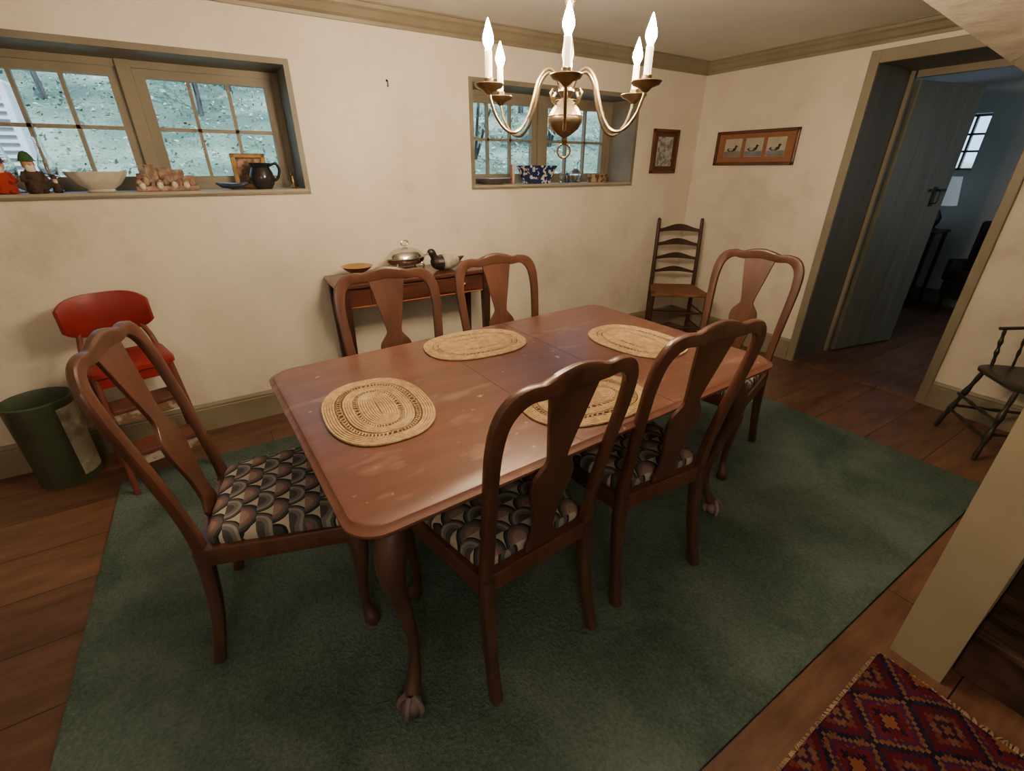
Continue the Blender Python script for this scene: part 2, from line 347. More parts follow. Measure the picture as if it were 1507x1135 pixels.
wall_y('wall_right',XR,XR+.5,-2.9,YB+.42,0,ZC,[(.83,1.68,0,2.0)],PL)
wall_y('wall_left',-2.5,-2.2,-2.9,YB+.42,0,ZC,[],PL)
wall_x('wall_front',-2.2,XR,-2.9,-2.6,0,ZC,[],PL)
b=B(); b.bb(-2.5,7.2,-2.9,YB+.42,-.15,0); structure(b,'floor',FLOOR)
b=B(); b.bb(-2.5,7.2,-2.9,YB+.42,ZC,ZC+.15); structure(b,'ceiling',CEIL)
wall_y('wall_far_room',6.8,7.15,-.9,3.34,0,ZC,[(1.90,2.36,1.38,1.90)],NWALL)
wall_x('wall_far_room_back',4.2,6.8,2.75,3.05,0,ZC,[],NWALL)
wall_x('wall_far_room_front',4.2,6.8,-.9,-.6,0,ZC,[],NWALL)
b=B(); b.bb(6.78,6.8,-.6,2.75,0,.16); structure(b,'baseboard_far_room',OLIVE2)
def mould(name,prof,p0,p1,n,m):
    b=B(); n=Vector(n); rings=[[tuple(Vector(p)+n*d+Vector((0,0,z))) for d,z in prof] for p in(p0,p1)]
    b.loft(rings); return structure(b,name,m)
crown=[(0,-.085),(.012,-.085),(.016,-.07),(.03,-.06),(.045,-.035),(.06,-.025),(.062,-.008),(.07,-.006),(.07,0),(0,0)]
mould('trim_1',crown,(-2.2,YB,ZC),(XR,YB,ZC),(0,-1,0),OLIVE)
mould('trim_2',crown,(XR,-.0,ZC),(XR,YB,ZC),(-1,0,0),OLIVE)
base=[(0,0),(.022,0),(.022,.135),(.016,.14),(.018,.15),(.008,.165),(0,.165)]
mould('baseboard_back',base,(-2.2,YB,0),(XR,YB,0),(0,-1,0),OLIVE)
mould('baseboard_right',base,(XR,1.715,0),(XR,YB,0),(-1,0,0),OLIVE)
mould('baseboard_right_near_stair',base,(XR,.06,0),(XR,.80,0),(-1,0,0),OLIVE)
YG=3.19
def recess(i,W):
    b=B(); x0,x1,z0,z1=W; t=.012
    b.bb(x0-t,x0,YB-.006,YG+.03,z0,z1+t); b.bb(x1,x1+t,YB-.006,YG+.03,z0,z1+t); b.bb(x0,x1,YB-.006,YG+.03,z1,z1+t)
    b.bb(x0-t,x1+t,YB-.012,YG+.03,z0-t,z0,1)
    e=.014
    b.bb(x0-t-e,x0-t,YB-.006,YB,z0-t-e,z1+t+e);b.bb(x1+t,x1+t+e,YB-.006,YB,z0-t-e,z1+t+e);b.bb(x0-t,x1+t,YB-.006,YB,z1+t,z1+t+e);b.bb(x0-t,x1+t,YB-.012,YB,z0-t-.012,z0-t)
    structure(b,'trim_%d'%i,[OLIVE2,SILLM])
recess(3,W1); recess(4,W2)
def window(i,W):
    x0,x1,z0,z1=W; xc=(x0+x1)/2; b=B(); y0,y1=YG-.005,YG+.045
    def fr(a,c,e,f,w,ya,yb):
        b.bb(a,a+w,ya,yb,e,f); b.bb(c-w,c,ya,yb,e,f); b.bb(a+w,c-w,ya,yb,e,e+w); b.bb(a+w,c-w,ya,yb,f-w,f)
    fr(x0,x1,z0,z1,.03,y0,y1+.02)
    b.bb(xc-.028,xc+.028,y0-.01,y1+.02,z0,z1)
    for a,c in((x0+.03,xc-.028),(xc+.028,x1-.03)):
        fr(a,c,z0+.02,z1-.025,.044,y0+.012,y1)
        A,C,E,F=a+.044,c-.044,z0+.064,z1-.069
        for k in(1,2):
            x=A+(C-A)*k/3; b.bb(x-.008,x+.008,y0+.015,y1-.005,E,F)
        z=(E+F)/2; b.bb(A,C,y0+.015,y1-.005,z-.008,z+.008)
    o=structure(b,'window_%d'%i,OLIVE)
    g=B(); g.bb(x0+.04,x1-.04,YG+.02,YG+.024,z0+.04,z1-.04); g.obj('glass',PANE,parent=o,smooth=False,label='old window panes')
window(1,W1); window(2,W2)
b=B()
for y in(1.90,2.04,2.19,2.34): b.bb(6.95,6.99,y,y+.02,1.38,1.90)
for z in(1.38,1.55,1.71,1.88): b.bb(6.95,6.99,1.90,2.36,z,z+.02)
structure(b,'window_3',OLIVE)
b=B()
b.bb(XR-.02,XR,1.66,1.715,0,2.05); b.bb(XR-.02,XR,.80,.85,0,2.05); b.bb(XR-.02,XR,.85,1.66,1.98,2.05)
structure(b,'trim_5',OLIVE,bevel=.004)
b=B()
b.bb(XR,XR+.5,1.66,1.68,0,2.0); b.bb(XR,XR+.5,.83,.85,0,2.0); b.bb(XR,XR+.5,.85,1.66,1.98,2.0)
structure(b,'trim_6',REVEAL)
b=B(); b.bb(XR+.46,XR+.5,1.635,1.66,0,1.98); b.bb(XR+.46,XR+.5,.85,.89,0,1.98); b.bb(XR+.46,XR+.5,.89,1.62,1.94,1.98)
structure(b,'trim_7',OLIVE)
b=B(); b.bb(XR-.01,XR+.1,.85,1.66,0,.015); structure(b,'trim_8',FLOOR)
b=B(); w=.72; n=4
for i in range(n):
    b.bb(i*w/n+.002,(i+1)*w/n-.002,-.018,.018,.012,1.93)
b.bb(.0,w,-.012,.012,.012,1.93)
dr=b.obj('door_1',DOORM,smooth=False,bevel=.003,loc=(XR+.51,1.62,0),rot=-11,kind='structure')
b=B(); b.bb(.55,.59,-.024,-.018,1.13,1.27)
b.tube(cr([(.57,-.024,1.25),(.57,-.055,1.24),(.57,-.058,1.20),(.57,-.055,1.16),(.57,-.024,1.15)],5),.005,8)
b.bb(.50,.69,-.030,-.024,1.235,1.255)
b.obj('door_latch',BLACKI,parent=dr,label='black iron thumb latch with bar')

POSTM=mat('stair_partition_paint',(.33,.285,.195),(.27,.235,.16),rough=.5,scale=3)
b=B(); b.bb(1.537,1.66,.03,.16,0,ZC); b.bb(1.66,XR,.03,.06,0,ZC); structure(b,'wall_stair',POSTM)
b=B()
e=[(1.54,.786,1.867),(XR,.71,1.645)]
b.add([e[0],e[1],(XR,-.9,1.645),(1.54,-.9,1.867),(1.54,.786,ZC),(XR,.71,ZC),(XR,-.9,ZC),(1.54,-.9,ZC)],[(0,1,2,3),(4,7,6,5),(0,4,5,1),(1,5,6,2),(2,6,7,3),(3,7,4,0)])
structure(b,'wall_bulkhead',PL)
b=B()
for i in range(7):
    x=1.62+i*.25; z=.19*(i+1)
    b.bb(x,x+.252 if i<6 else XR-.01,-.9,.028,0,z-.025); b.bb(x-.025,x+.25,-.9,.028,z-.025,z)
b.obj('staircase',STAIR,smooth=False,bevel=.006,label='dark worn wooden stairs beside the partition wall',cat='staircase')

# ---------------------------------------------------------------- rugs
RL,RW=3.56,2.285
b=B(); out=rrect(RL,RW,.02,3)
b.loft([[(x,y,0) for x,y in out],[(x,y,.010) for x,y in rrect(RL,RW,.02,3)],[(x,y,.014) for x,y in rrect(RL,RW,.02,3,.01)]])
b.obj('area_rug',GREEN,loc=(1.10,1.4125,0),label='large plain dark green carpet under the dining table',cat='rug')
rg=root('oriental_rug',(1.0,-.42,0),1,'maroon and navy geometric patterned wool rug with fringe','rug')
b=B(); nx,ny=48,56; top=[];bot=[]
def hz(x,y): 
    k=min(1,max(0,(x+.1)/.3))*min(1,max(0,(y-.1)/.3))
    return .009+.015*k*max(0,math.sin(13*x-9*y))
for j in range(ny+1):
    for i in range(nx+1):
        x=-.48+.96*i/nx; y=-.58+1.16*j/ny; top.append((x,y,hz(x,y))); bot.append((x,y,0))
N=(nx+1)*(ny+1); fs=[]
for j in range(ny):
    for i in range(nx): a=j*(nx+1)+i; fs+= [(a,a+1,a+nx+2,a+nx+1),(N+a,N+a+nx+1,N+a+nx+2,N+a+1)]
for i in range(nx): fs+=[(i,N+i,N+i+1,i+1),(ny*(nx+1)+i,ny*(nx+1)+i+1,N+ny*(nx+1)+i+1,N+ny*(nx+1)+i)]
for j in range(ny): a=j*(nx+1);c=a+nx; fs+=[(a,a+nx+1,N+a+nx+1,N+a),(c,N+c,N+c+nx+1,c+nx+1)]
b.add(top+bot,fs); b.obj('rug_field',KILIM,parent=rg)
b=B()
for i in range(170):
    y=-.575+i*1.15/169; a=random.uniform(-.006,.006)
    b.tube([(.479,y,.008),(.490,y+a,.008),(.501+random.uniform(-.004,.004),y+2*a,.003)],.0026,5)
for i in range(130):
    x=-.475+i*.95/129; a=random.uniform(-.005,.005)
    b.tube([(x,.579,.006),(x+a,.585,.004),(x+2*a,.589,.003)],.0022,5)
b.obj('fringe',FRINGE,parent=rg,kind='stuff')

# ---------------------------------------------------------------- dining table
RZ=.0142
tb=root('dining_table',(.852,1.24,RZ),3,'reddish cherry dining table with cabriole claw-foot legs','table')
L_,W_=1.595,.985
b=B(); T=.742
prof=[(.022,T-.030),(.006,T-.026),(.0,T-.018),(.0,T-.012),(.006,T-.009),(.012,T-.006),(.016,T-.002),(.022,T)]
b.loft([[(x,y,z) for x,y in rrect(L_,W_,.078,10,i)] for i,z in prof])
b.obj('table_top',CHERRY,parent=tb,ang=25)
b=B()
for x in(-.19,.19): b.bb(x-.0012,x+.0012,-W_/2+.02,W_/2-.02,T-.001,T+.0004)
b.obj('leaf_seam',DARKW,parent=tb,smooth=False)
b=B()
for y in(-.38,.38): b.bb(-.66,.66,y-.011,y+.011,.65,T-.03)
for x in(-.68,.68): b.bb(x-.011,x+.011,-.36,.36,.65,T-.03)
b.obj('apron',LEGW,parent=tb,smooth=False,bevel=.003)
for sx in(-1,1):
    for sy in(-1,1):
        b=B(); X,Y=sx*.680,sy*.380
        P=[(0,0,.71,.030),(.006,.006,.66,.034),(.024,.024,.60,.037),(.032,.032,.545,.033),(.024,.024,.46,.025),(.008,.008,.36,.020),(-.006,-.006,.25,.0165),(-.004,-.004,.16,.0155),(.010,.010,.10,.019),(.022,.022,.065,.024)]
        P=cr(P,5); b.tube([(X+sx*p[0],Y+sy*p[1],p[2]) for p in P],[p[3] for p in P],14)
        cx,cy=X+sx*.034,Y+sy*.034
        b.ell((cx,cy,.030),(.029,.029,.030),1)
        for q in(0,75,-75,180):
            d=math.atan2(sy,sx)+R(q)
            pts=[(cx+math.cos(d)*r,cy+math.sin(d)*r,z) for r,z in((.008,.074),(.026,.057),(.035,.036),(.032,.014),(.026,.006))]
            b.tube(cr(pts,3),[.009,.009,.0085,.008,.008,.0075,.008,.0085,.0075,.0065,.006,.005,.004],8,1)
        b.box((X,Y,.675),(.055,.055,.075))
        b.obj('leg',[LEGW,CLAW],parent=tb)

# ---------------------------------------------------------------- dining chairs
def yb(z):
    t=max(0,(z-.44)/.6); return -.115*t**1.25
def make_chair():
    c=root('dining_chair',(0,0,0),0,'','chair',group='dining chairs around the table')
    def trap(wr,wf,d0,d1,r=.03,n=5):
        pts=[(wr/2,d0),(wf/2,d1),(-wf/2,d1),(-wr/2,d0)]; o=[]
        for i in range(4):
            p=Vector(pts[i]);a=(Vector(pts[i-1])-p).normalized();e=(Vector(pts[(i+1)%4])-p).normalized()
            for k in range(n+1):
                t=k/n; o.append(tuple(p+a*r*(1-t)**2+e*r*t**2))
        return o
    b=B(); o=trap(.395,.50,-.012,.43)
    b.loft([[(x,y,.38) for x,y in o],[(x,y,.43) for x,y in o],[(x*.985,.22+(y-.22)*.985,.437) for x,y in o]])
    b.obj('seat_frame',CHERRY2,parent=c)
    b=B(); o=trap(.36,.47,.018,.418,.04)
    lay=[(1,.43),(1.01,.445),(1.0,.462),(.95,.474),(.85,.481),(.6,.487),(.3,.489)]
    b.loft([[(x*s,.22+(y-.22)*s,z) for x,y in o] for s,z in lay]); b.obj('seat',FLAME,parent=c,ang=60,label='needlepoint slip seat with overlapping scale pattern')
    half=[(-.180,.36,.019,.016),(-.180,.44,.019,.016),(-.180,.54,.017,.014),(-.187,.66,.018,.013),(-.196,.79,.019,.012),(-.199,.865,.020,.012),(-.192,.932,.022,.012),(-.168,.972,.023,.012),(-.130,.987,.019,.012),(-.09,.984,.019,.012),(-.05,.990,.025,.012),(0,.995,.028,.012)]
    P=cr(half+[(-a,z,w,t) for a,z,w,t in half[-2::-1]],5)
    b=B(); b.strip([(p[0],yb(p[1]),p[1]) for p in P],[p[2] for p in P],[p[3] for p in P],n=12)
    bk=b.obj('backrest',CHERRY2,parent=c)
    sp=cr([(.44,.050),(.455,.054),(.475,.046),(.50,.038),(.55,.040),(.60,.050),(.645,.063),(.685,.068),(.715,.062),(.738,.045),(.755,.033),(.775,.033),(.82,.042),(.87,.053),(.93,.065),(.97,.074),(.985,.078)],4)
    b=B(); b.loft([[(-w,yb(z)+.006,z),(w,yb(z)+.006,z),(w,yb(z)-.006,z),(-w,yb(z)-.006,z)] for z,w in sp])
    b.obj('splat',CHERRY2,parent=bk,bevel=.002,label='vase-shaped back splat')
    for sx in(-1,1):
        P=cr([(.180,0,.43,.020),(.180,-.002,.34,.020),(.184,-.014,.20,.018),(.190,-.036,.08,.017),(.194,-.055,0,.018)],5)
        b=B(); b.strip([(sx*p[0],p[1],p[2]) for p in P],[p[3] for p in P],[p[3] for p in P],axis=(0,1,0),n=12)
        b.obj('leg',LEGW,parent=c)
        P=cr([(.215,.395,.43,.024),(.222,.402,.39,.028),(.228,.408,.34,.028),(.225,.405,.27,.022),(.218,.398,.18,.017),(.214,.394,.10,.014),(.220,.400,.055,.018),(.226,.406,.03,.026),(.227,.407,.01,.025),(.227,.407,0,.022)],4)
        b=B(); b.tube([(sx*p[0],p[1],p[2]) for p in P],[p[3] for p in P],12); b.obj('leg',[LEGW],parent=c)
    return c
ch=make_chair(); ch.location=(-.208,1.43,RZ); ch.rotation_euler=(0,0,R(-101))
bl='cherry splat-back dining chair '
ch['label']=bl+'with patterned seat, near the waste bin'
clone(ch,(.565,.762,RZ),5,bl+'pushed under the open table side')
clone(ch,(1.09,.785,RZ),-3.5,bl+'pushed under the open table side')
clone(ch,(2.20,1.30,RZ),101,bl+'at the table end near the doorway')
clone(ch,(.54,1.77,RZ),175,bl+'between the table and the console')
clone(ch,(1.09,1.81,RZ),176,bl+'between the table and the console')

# ---------------------------------------------------------------- placemats
def oval(L,W,n=64):
    o=[]
    for i in range(n):
        q=2*math.pi*i/n; c,s_=math.cos(q),math.sin(q)
        o.append((math.copysign(abs(c)**.82,c)*L/2,math.copysign(abs(s_)**.82,s_)*W/2))
    return o
b=B(); step=.0072; a=.206; w=.149; k=0
b.prism(oval(.40,.286),0,.0022,1)
while w>.004:
    if k in(5,6,7,12,13):
        if k in(6,12):
            amp=.0075; ww=w-(.0036 if k==12 else 0); aa=a-(.0036 if k==12 else 0); N=144 if k==6 else 108
            for ph in(0,1):
                o=oval(aa*2,ww*2,N); pts=[]
                for i,(x,y) in enumerate(o):
                    sgn=1 if ((i//2)+ph)%2 else -1
                    f=1+sgn*amp/math.hypot(x,y); pts.append((x*f,y*f,.0045))
                b.tube(pts,.0019,5,closed=True)
    else: b.tube([(x,y,.0042) for x,y in oval(a*2,w*2)],.0039,6,closed=True)
    a-=step; w-=step; k+=1
PZ=RZ+T+.0002
pm=b.obj('placemat',[STRAW,STRAW2],loc=(.285,1.21,PZ),rot=88,label='oval braided straw placemat on the dining table',cat='placemat',group='straw placemats on the dining table')
for l,r in(((.785,1.54),-4),((1.365,1.225),97),((.845,.935),-6)):
    o=pm.copy(); COL.objects.link(o); o.location=(*l,PZ); o.rotation_euler=(0,0,R(r))

# ---------------------------------------------------------------- chandelier
CX,CY,CZ=.945,1.223,1.45
cd=root('chandelier',(CX,CY,CZ),0,'antique brass six-arm candle chandelier with lit flame bulbs','chandelier')
b=B()
b.lathe([(0,.014),(.006,.016),(.010,.024),(.006,.032),(.018,.038),(.040,.054),(.049,.069),(.051,.078),(.049,.085),(.051,.087),(.048,.093),(.036,.110),(.022,.124),(.012,.132),(.017,.140),(.024,.148),(.022,.156),(.010,.164),(.008,.20),(.012,.215),(.017,.235),(.014,.26),(.007,.285),(.006,.33),(.014,.35),(.016,.37),(.007,.39),(.006,.44),(.010,.45),(.004,.46),(0,.462)],28)
b.obj('body',BRASS,parent=cd)
b=B(); b.tube([(.019*math.cos(q*R(24)),0,-.003+.019*math.sin(q*R(24))) for q in range(15)],.003,8,closed=True,M=Matrix.Rotation(R(-38),4,'Z')); b.obj('pull_ring',BRASS,parent=cd)
b=B(); z=.46; k=0
while z<.68:
    M=Matrix.Translation((0,0,z))@Matrix.Rotation(R(90*(k%2)),4,'Z')
    b.tube([(.009*math.cos(q*R(30)),0,.015*math.sin(q*R(30))) for q in range(12)],.002,6,closed=True,M=M); z+=.024; k+=1
b.obj('chain',BRASS,parent=cd)
b=B(); b.lathe([(.006,.677),(.03,.683),(.055,.697),(.06,.711),(.06,.715)],28); b.obj('canopy',BRASS,parent=cd)
AR=.238
for i in range(6):
    q=R(232+60*i); c,s_=math.cos(q),math.sin(q); Mz=Matrix.Rotation(q,4,'Z')
    P=cr([(.018,.150),(.035,.185),(.062,.198),(.088,.175),(.105,.125),(.125,.075),(.152,.045),(.185,.045),(.216,.075),(.233,.115),(AR,.140)],5)
    b=B(); b.tube([(p[0],0,p[1]) for p in P],.0043,8,M=Mz)
    b.tube([(.03,0,.115),(.045,0,.125),(.052,0,.142),(.044,0,.152),(.034,0,.145),(.040,0,.133)],.003,6,M=Mz)
    arm=b.obj('arm',BRASS,parent=cd)
    x,y=AR*c,AR*s_
    b=B(); b.lathe([(.005,.128),(.010,.132),(.016,.138),(.034,.144),(.040,.152),(.039,.154),(.032,.149),(.012,.147),(.013,.165),(.011,.167)],24,c=(x,y,0)); b.obj('drip_cup',BRASS,parent=arm)
    b=B(); b.lathe([(.0095,.150),(.0095,.226),(.007,.229)],16,c=(x,y,0)); b.obj('candle_sleeve',CANDLE,parent=arm)
    b=B(); b.lathe([(.006,.228),(.009,.235),(.0138,.246),(.0138,.256),(.009,.271),(.004,.286),(.0005,.295)],16,c=(x,y,0)); b.obj('bulb',BULB,parent=arm,label='lit flame-shaped bulb')

# ---------------------------------------------------------------- console table
cs=root('console_table',(.965,2.735,0),0,'dark mahogany console table with drawer against the wall','table')
b=B(); b.loft([[(x,y,z) for x,y in rrect(.98,.34,.012,3,i)] for i,z in((.008,.795),(0,.80),(0,.814),(.006,.82))]); b.obj('table_top',CONS,parent=cs,ang=25)
b=B(); b.bb(-.45,.45,-.145,.15,.68,.795); b.obj('apron',CONS,parent=cs,smooth=False,bevel=.003)
b=B(); b.bb(-.452,.452,-.147,-.144,.683,.689); b.obj('inlay',INLAY,parent=cs,smooth=False)
b=B(); b.bb(-.30,.38,-.152,-.145,.70,.785); dw=b.obj('drawer',CONS,parent=cs,smooth=False,bevel=.002)
for x in(-.2,.28):
    b=B(); b.lathe([(.004,0),(.004,.012),(.011,.018),(.012,.024),(.006,.029)],14,M=Matrix.Translation((x,-.152,.742))@Matrix.Rotation(R(90),4,'X')); b.obj('knob',BRASSP,parent=dw,label='round brass knob')
for sx in(-1,1):
    for sy in(-1,1):
        b=B(); X,Y=sx*.445,sy*.14
        b.loft([[(X+i*w,Y+j*w,z) for i,j in((-1,-1),(1,-1),(1,1),(-1,1))] for w,z in((.013,0),(.024,.68),(.024,.795))]); b.obj('leg',DARKW,parent=cs,smooth=False,bevel=.002)
CT=.8202
b=B(); b.lathe([(.035,0),(.045,.003),(.04,.012),(.03,.02),(.055,.035),(.085,.055),(.095,.066),(.10,.068),(.088,.066),(.05,.04),(0,.032)],32,sx=.9,sy=.9); b.obj('brass_bowl',BRASSP,loc=(.645,2.74,CT),label='small footed brass bowl on the console',cat='bowl')
tu=root('covered_serving_dish',(.945,2.75,CT),10,'silver-plated domed serving dish on scroll feet with ring handle','serving dish')
b=B(); b.lathe([(.06,.045),(.10,.052),(.118,.068),(.122,.085),(.130,.088),(.130,.092),(.11,.093)],36,sy=.78)
b.obj('dish',SILVER,parent=tu)
for q in(35,145,215,325):
    b=B(); c,s_=math.cos(R(q)),math.sin(R(q))
    b.tube(cr([(.09*c,.07*s_,.06),(.112*c,.09*s_,.045),(.108*c,.086*s_,.022),(.118*c,.094*s_,.007),(.128*c,.102*s_,.0065)],4),.006,8); b.obj('foot',SILVER,parent=tu)
b=B(); n=48; rings=[]
for r,z in((.112,.092),(.108,.105),(.092,.122),(.07,.134),(.045,.141),(.02,.146),(.005,.148)):
    rings.append([(r*(1+(.02 if j%2 else 0))*math.cos(2*math.pi*j/n),.78*r*(1+(.02 if j%2 else 0))*math.sin(2*math.pi*j/n),z) for j in range(n)])
b.loft(rings); lid=b.obj('lid',SILVER,parent=tu)
b=B(); b.lathe([(.008,.146),(.006,.155),(.009,.158)],12); b.tube([(.024*math.cos(R(20*i)),0,.172+.016*math.sin(R(20*i))) for i in range(18)],.0045,8,closed=True); b.obj('handle',SILVER,parent=lid)
dk=root('duck_decoy',(1.19,2.69,CT),4,'carved black and white duck decoy on the console','duck decoy'); dk.scale=(.88,.88,.92)
b=B(); rings=[];n=18
st=[(-.125,.060,.012,.014),(-.11,.054,.034,.034),(-.085,.052,.050,.046),(-.045,.052,.060,.052),(0,.052,.064,.052),(.04,.052,.060,.048),(.075,.056,.046,.036),(.10,.062,.030,.018),(.125,.072,.016,.008),(.14,.076,.006,.004)]
mi=[0,0,0,1,1,1,0,0,0]
for k,(x,zc,ry,rz) in enumerate(st):
    rings.append([(x,ry*math.cos(2*math.pi*j/n),max(0,zc+rz*math.sin(2*math.pi*j/n))) for j in range(n)])
for k in range(len(rings)-1): b.loft([rings[k],rings[k+1]],mi[k],cap=(k in(0,len(rings)-2)))
b.obj('body',[BLK,WHT],parent=dk,ang=80)
b=B(); P=cr([(-.085,0,.07,.034),(-.100,0,.095,.026),(-.108,0,.112,.025),(-.118,0,.124,.025),(-.130,0,.126,.020),(-.142,0,.122,.012)],3)
b.tube([p[:3] for p in P],[p[3] for p in P],12); b.ell((-.118,0,.124),(.030,.024,.023)); b.obj('head',BLK,parent=dk)
b=B(); b.loft([[(x,ry*math.cos(2*math.pi*j/10),zc+rz*math.sin(2*math.pi*j/10)) for j in range(10)] for x,zc,ry,rz in((-.137,.120,.012,.010),(-.152,.115,.013,.006),(-.172,.111,.014,.004),(-.18,.110,.006,.002))]); b.obj('bill',PEWTER,parent=dk)

# ---------------------------------------------------------------- ladder-back chair
lc=root('ladder_back_chair',(3.41,2.72,0),141.5,'dark wooden ladder-back chair with woven rush seat in the corner','chair')
for sx in(-1,1):
    b=B(); P=cr([(.185,0,0,.016),(.185,0,.43,.019),(.183,-.01,.7,.017),(.18,-.035,.97,.015),(.18,-.036,.985,.010),(.18,-.038,1.0,.016),(.18,-.038,1.012,.006)],4)
    b.tube([(sx*p[0],p[1],p[2]) for p in P],[p[3] for p in P],10); b.obj('rear_post',DARKW,parent=lc)
    b=B(); P=cr([(.225,.35,0,.014),(.225,.35,.08,.018),(.225,.35,.25,.018),(.225,.35,.42,.020),(.225,.35,.455,.019),(.225,.35,.462,.008)],3)
    b.tube([(sx*p[0],p[1],p[2]) for p in P],[p[3] for p in P],10); b.obj('leg',DARKW,parent=lc)
for k,z in enumerate((.55,.665,.78,.895)):
    b=B(); h=.050+.004*k; n=14
    yl=lambda zz:-.036*max(0,(zz-.5)/.5)**1.3
    rings=[]
    for i in range(n+1):
        t=i/n*2-1; x=.175*t; bow=-.018*(1-t*t); hz_=h*(.45+.55*math.cos(t*math.pi*.5)**2); lo=.012*(1-t*t)
        y=yl(z)+bow
        rings.append([(x,y-.004,z+lo),(x,y+.004,z+lo),(x,y+.004,z+hz_+lo*.6),(x,y-.004,z+hz_+lo*.6)])
    b.loft(rings); b.obj('slat',DARKW,parent=lc)
b=B()
o=[(.19,-.01),(.24,.37),(-.24,.37),(-.19,-.01)]
b.loft([[(x*k,.18+(y-.18)*k,z) for x,y in o] for k,z in((.97,.42),(1,.427),(1,.443),(.96,.450),(.5,.438),(.05,.434))]); b.obj('seat',RUSH,parent=lc,label='woven rush seat')
b=B()
for z in(.12,.25): b.tube([(-.225,.35,z+.03),(.225,.35,z+.03)],.009,8)
for sx in(-1,1):
    for z in(.13,.27): b.tube([(sx*.185,0,z),(sx*.225,.35,z)],.008,8)
b.tube([(-.185,0,.2),(.185,0,.2)],.008,8); b.obj('stretcher',DARKW,parent=lc)

# ---------------------------------------------------------------- red step stool
sl=root('step_stool',(-.49,2.60,0),195,'red vinyl step stool chair with worn painted frame','step stool')
b=B(); b.loft([[(x,y,z) for x,y in rrect(.32,.30,.05,6,i)] for i,z in((.012,.575),(0,.582),(0,.602),(.01,.612),(.03,.617),(.1,.62))]); b.obj('seat',RED,parent=sl)
b=B(); rings=[]
for i in range(25):
    t=i/24*2-1; a=t*R(44); x=.24*math.sin(a); y=-.225+.24*(1-math.cos(a)); hh=.098*(1-abs(t)**4*.45)
    q=[(-1,-.9),(-1,.9),(-.5,1),(.5,1),(1,.9),(1,-.9),(.5,-1),(-.5,-1)]
    rings.append([(x-math.sin(a)*u*.009,y+math.cos(a)*u*.009,.775+v*hh) for u,v in q])
b.loft(rings); b.obj('backrest',RED,parent=sl,ang=50)
for sx in(-1,1):
    b=B(); b.tube(cr([(sx*.10,-.215,.82),(sx*.12,-.195,.70),(sx*.14,-.13,.6),(sx*.155,-.17,.3),(sx*.17,-.21,0)],5),.012,10); b.obj('leg',BROWNM,parent=sl)
    b=B(); b.tube([(sx*.135,.12,.59),(sx*.165,.19,0)],.012,10); b.obj('leg',BROWNM,parent=sl)
    b=B(); b.add([(sx*.14,-.12,.585),(sx*.14,.12,.585),(sx*.16,.17,.20),(sx*.16,.10,.20),(sx*.15,.02,.40),(sx*.146,-.12,.48)],[(0,1,2,3,4,5)]); b.obj('side_panel',CREAMM,parent=sl,smooth=False)
b=B(); b.bb(-.13,.13,.128,.136,.53,.585); b.obj('front_panel',RED,parent=sl,smooth=False,bevel=.002)
for z,y in((.21,.17),(.40,.09)):
    b=B(); b.bb(-.13,.13,y-.09,y+.05,z,z+.022); b.obj('step_tread',[BROWNM],parent=sl,smooth=False,bevel=.006)
    b=B(); b.bb(-.13,.13,y+.03,y+.04,z-.05,z); b.obj('riser_panel',[CREAMM],parent=sl,smooth=False)
# ---------------------------------------------------------------- waste bin
wb=root('waste_bin',(-.895,2.745,0),0,'dark green metal waste bin with a tan printed panel','waste bin')
b=B(); b.lathe([(0,0),(.112,0),(.116,.006),(.126,.425),(.130,.430),(.130,.438),(.125,.440),(.122,.43),(.113,.02),(0,.018)],40); b.obj('bin_body',CANG,parent=wb)
b=B(); rings=[]
for k in range(9):
    z=.04+.36*k/8; r=.116+(.126-.116)*(z/.425)+.0015
    rings.append([(r*math.cos(R(-52+j*6)),r*math.sin(R(-52+j*6)),z) for j in range(12)])
b.loft(rings,cap=False,closed=False); b.obj('printed_panel',CANP,parent=wb)

# ---------------------------------------------------------------- windsor chair
wc=root('windsor_chair',(3.40,.385,0),42,'black painted spindle armchair beside the stairs','chair')
wc.scale=(.78,.78,.95)
b=B(); b.loft([[(x,y,z) for x,y in rrect(.46,.42,.12,8,i)] for i,z in((.03,.405),(.0,.42),(0,.435),(.02,.444),(.08,.438))]); b.obj('seat',BLACKP,parent=wc)
def turned(p0,p1,r=.014,n=26):
    p0,p1=Vector(p0),Vector(p1); P=[];rr=[]
    for i in range(n+1):
        t=i/n; P.append(p0.lerp(p1,t)); rr.append(r*(1+.28*math.sin(t*math.pi*7)*math.sin(t*math.pi)-.25*abs(2*t-1)**3))
    return P,rr
for sx in(-1,1):
    b=B(); P,r=turned((sx*.24,.24,0),(sx*.17,.15,.41),.017); b.tube(P,r,10); b.obj('leg',BLACKP,parent=wc)
    b=B(); P,r=turned((sx*.22,-.26,0),(sx*.15,-.14,.41),.017); b.tube(P,r,10); b.obj('leg',BLACKP,parent=wc)
b=B()
for sx in(-1,1):
    P,r=turned((sx*.215,.21,.16),(sx*.20,-.21,.16),.010); b.tube(P,r,8)
for z in(.14,.24):
    P,r=turned((-.22,.225-(z-.14)*.2,z),(.22,.225-(z-.14)*.2,z),.010); b.tube(P,r,8)
b.obj('stretcher',BLACKP,parent=wc)
for sx in(-1,1):
    b=B(); b.tube(cr([(sx*.19,-.21,.68),(sx*.225,-.08,.675),(sx*.235,.06,.66),(sx*.225,.14,.655)],5),.016,10,e=.6)
    P,r=turned((sx*.205,.10,.44),(sx*.228,.11,.655),.012); b.tube(P,r,8)
    P,r=turned((sx*.21,-.02,.44),(sx*.230,-.02,.67),.009); b.tube(P,r,8)
    b.obj('arm',BLACKP,parent=wc)
b=B()
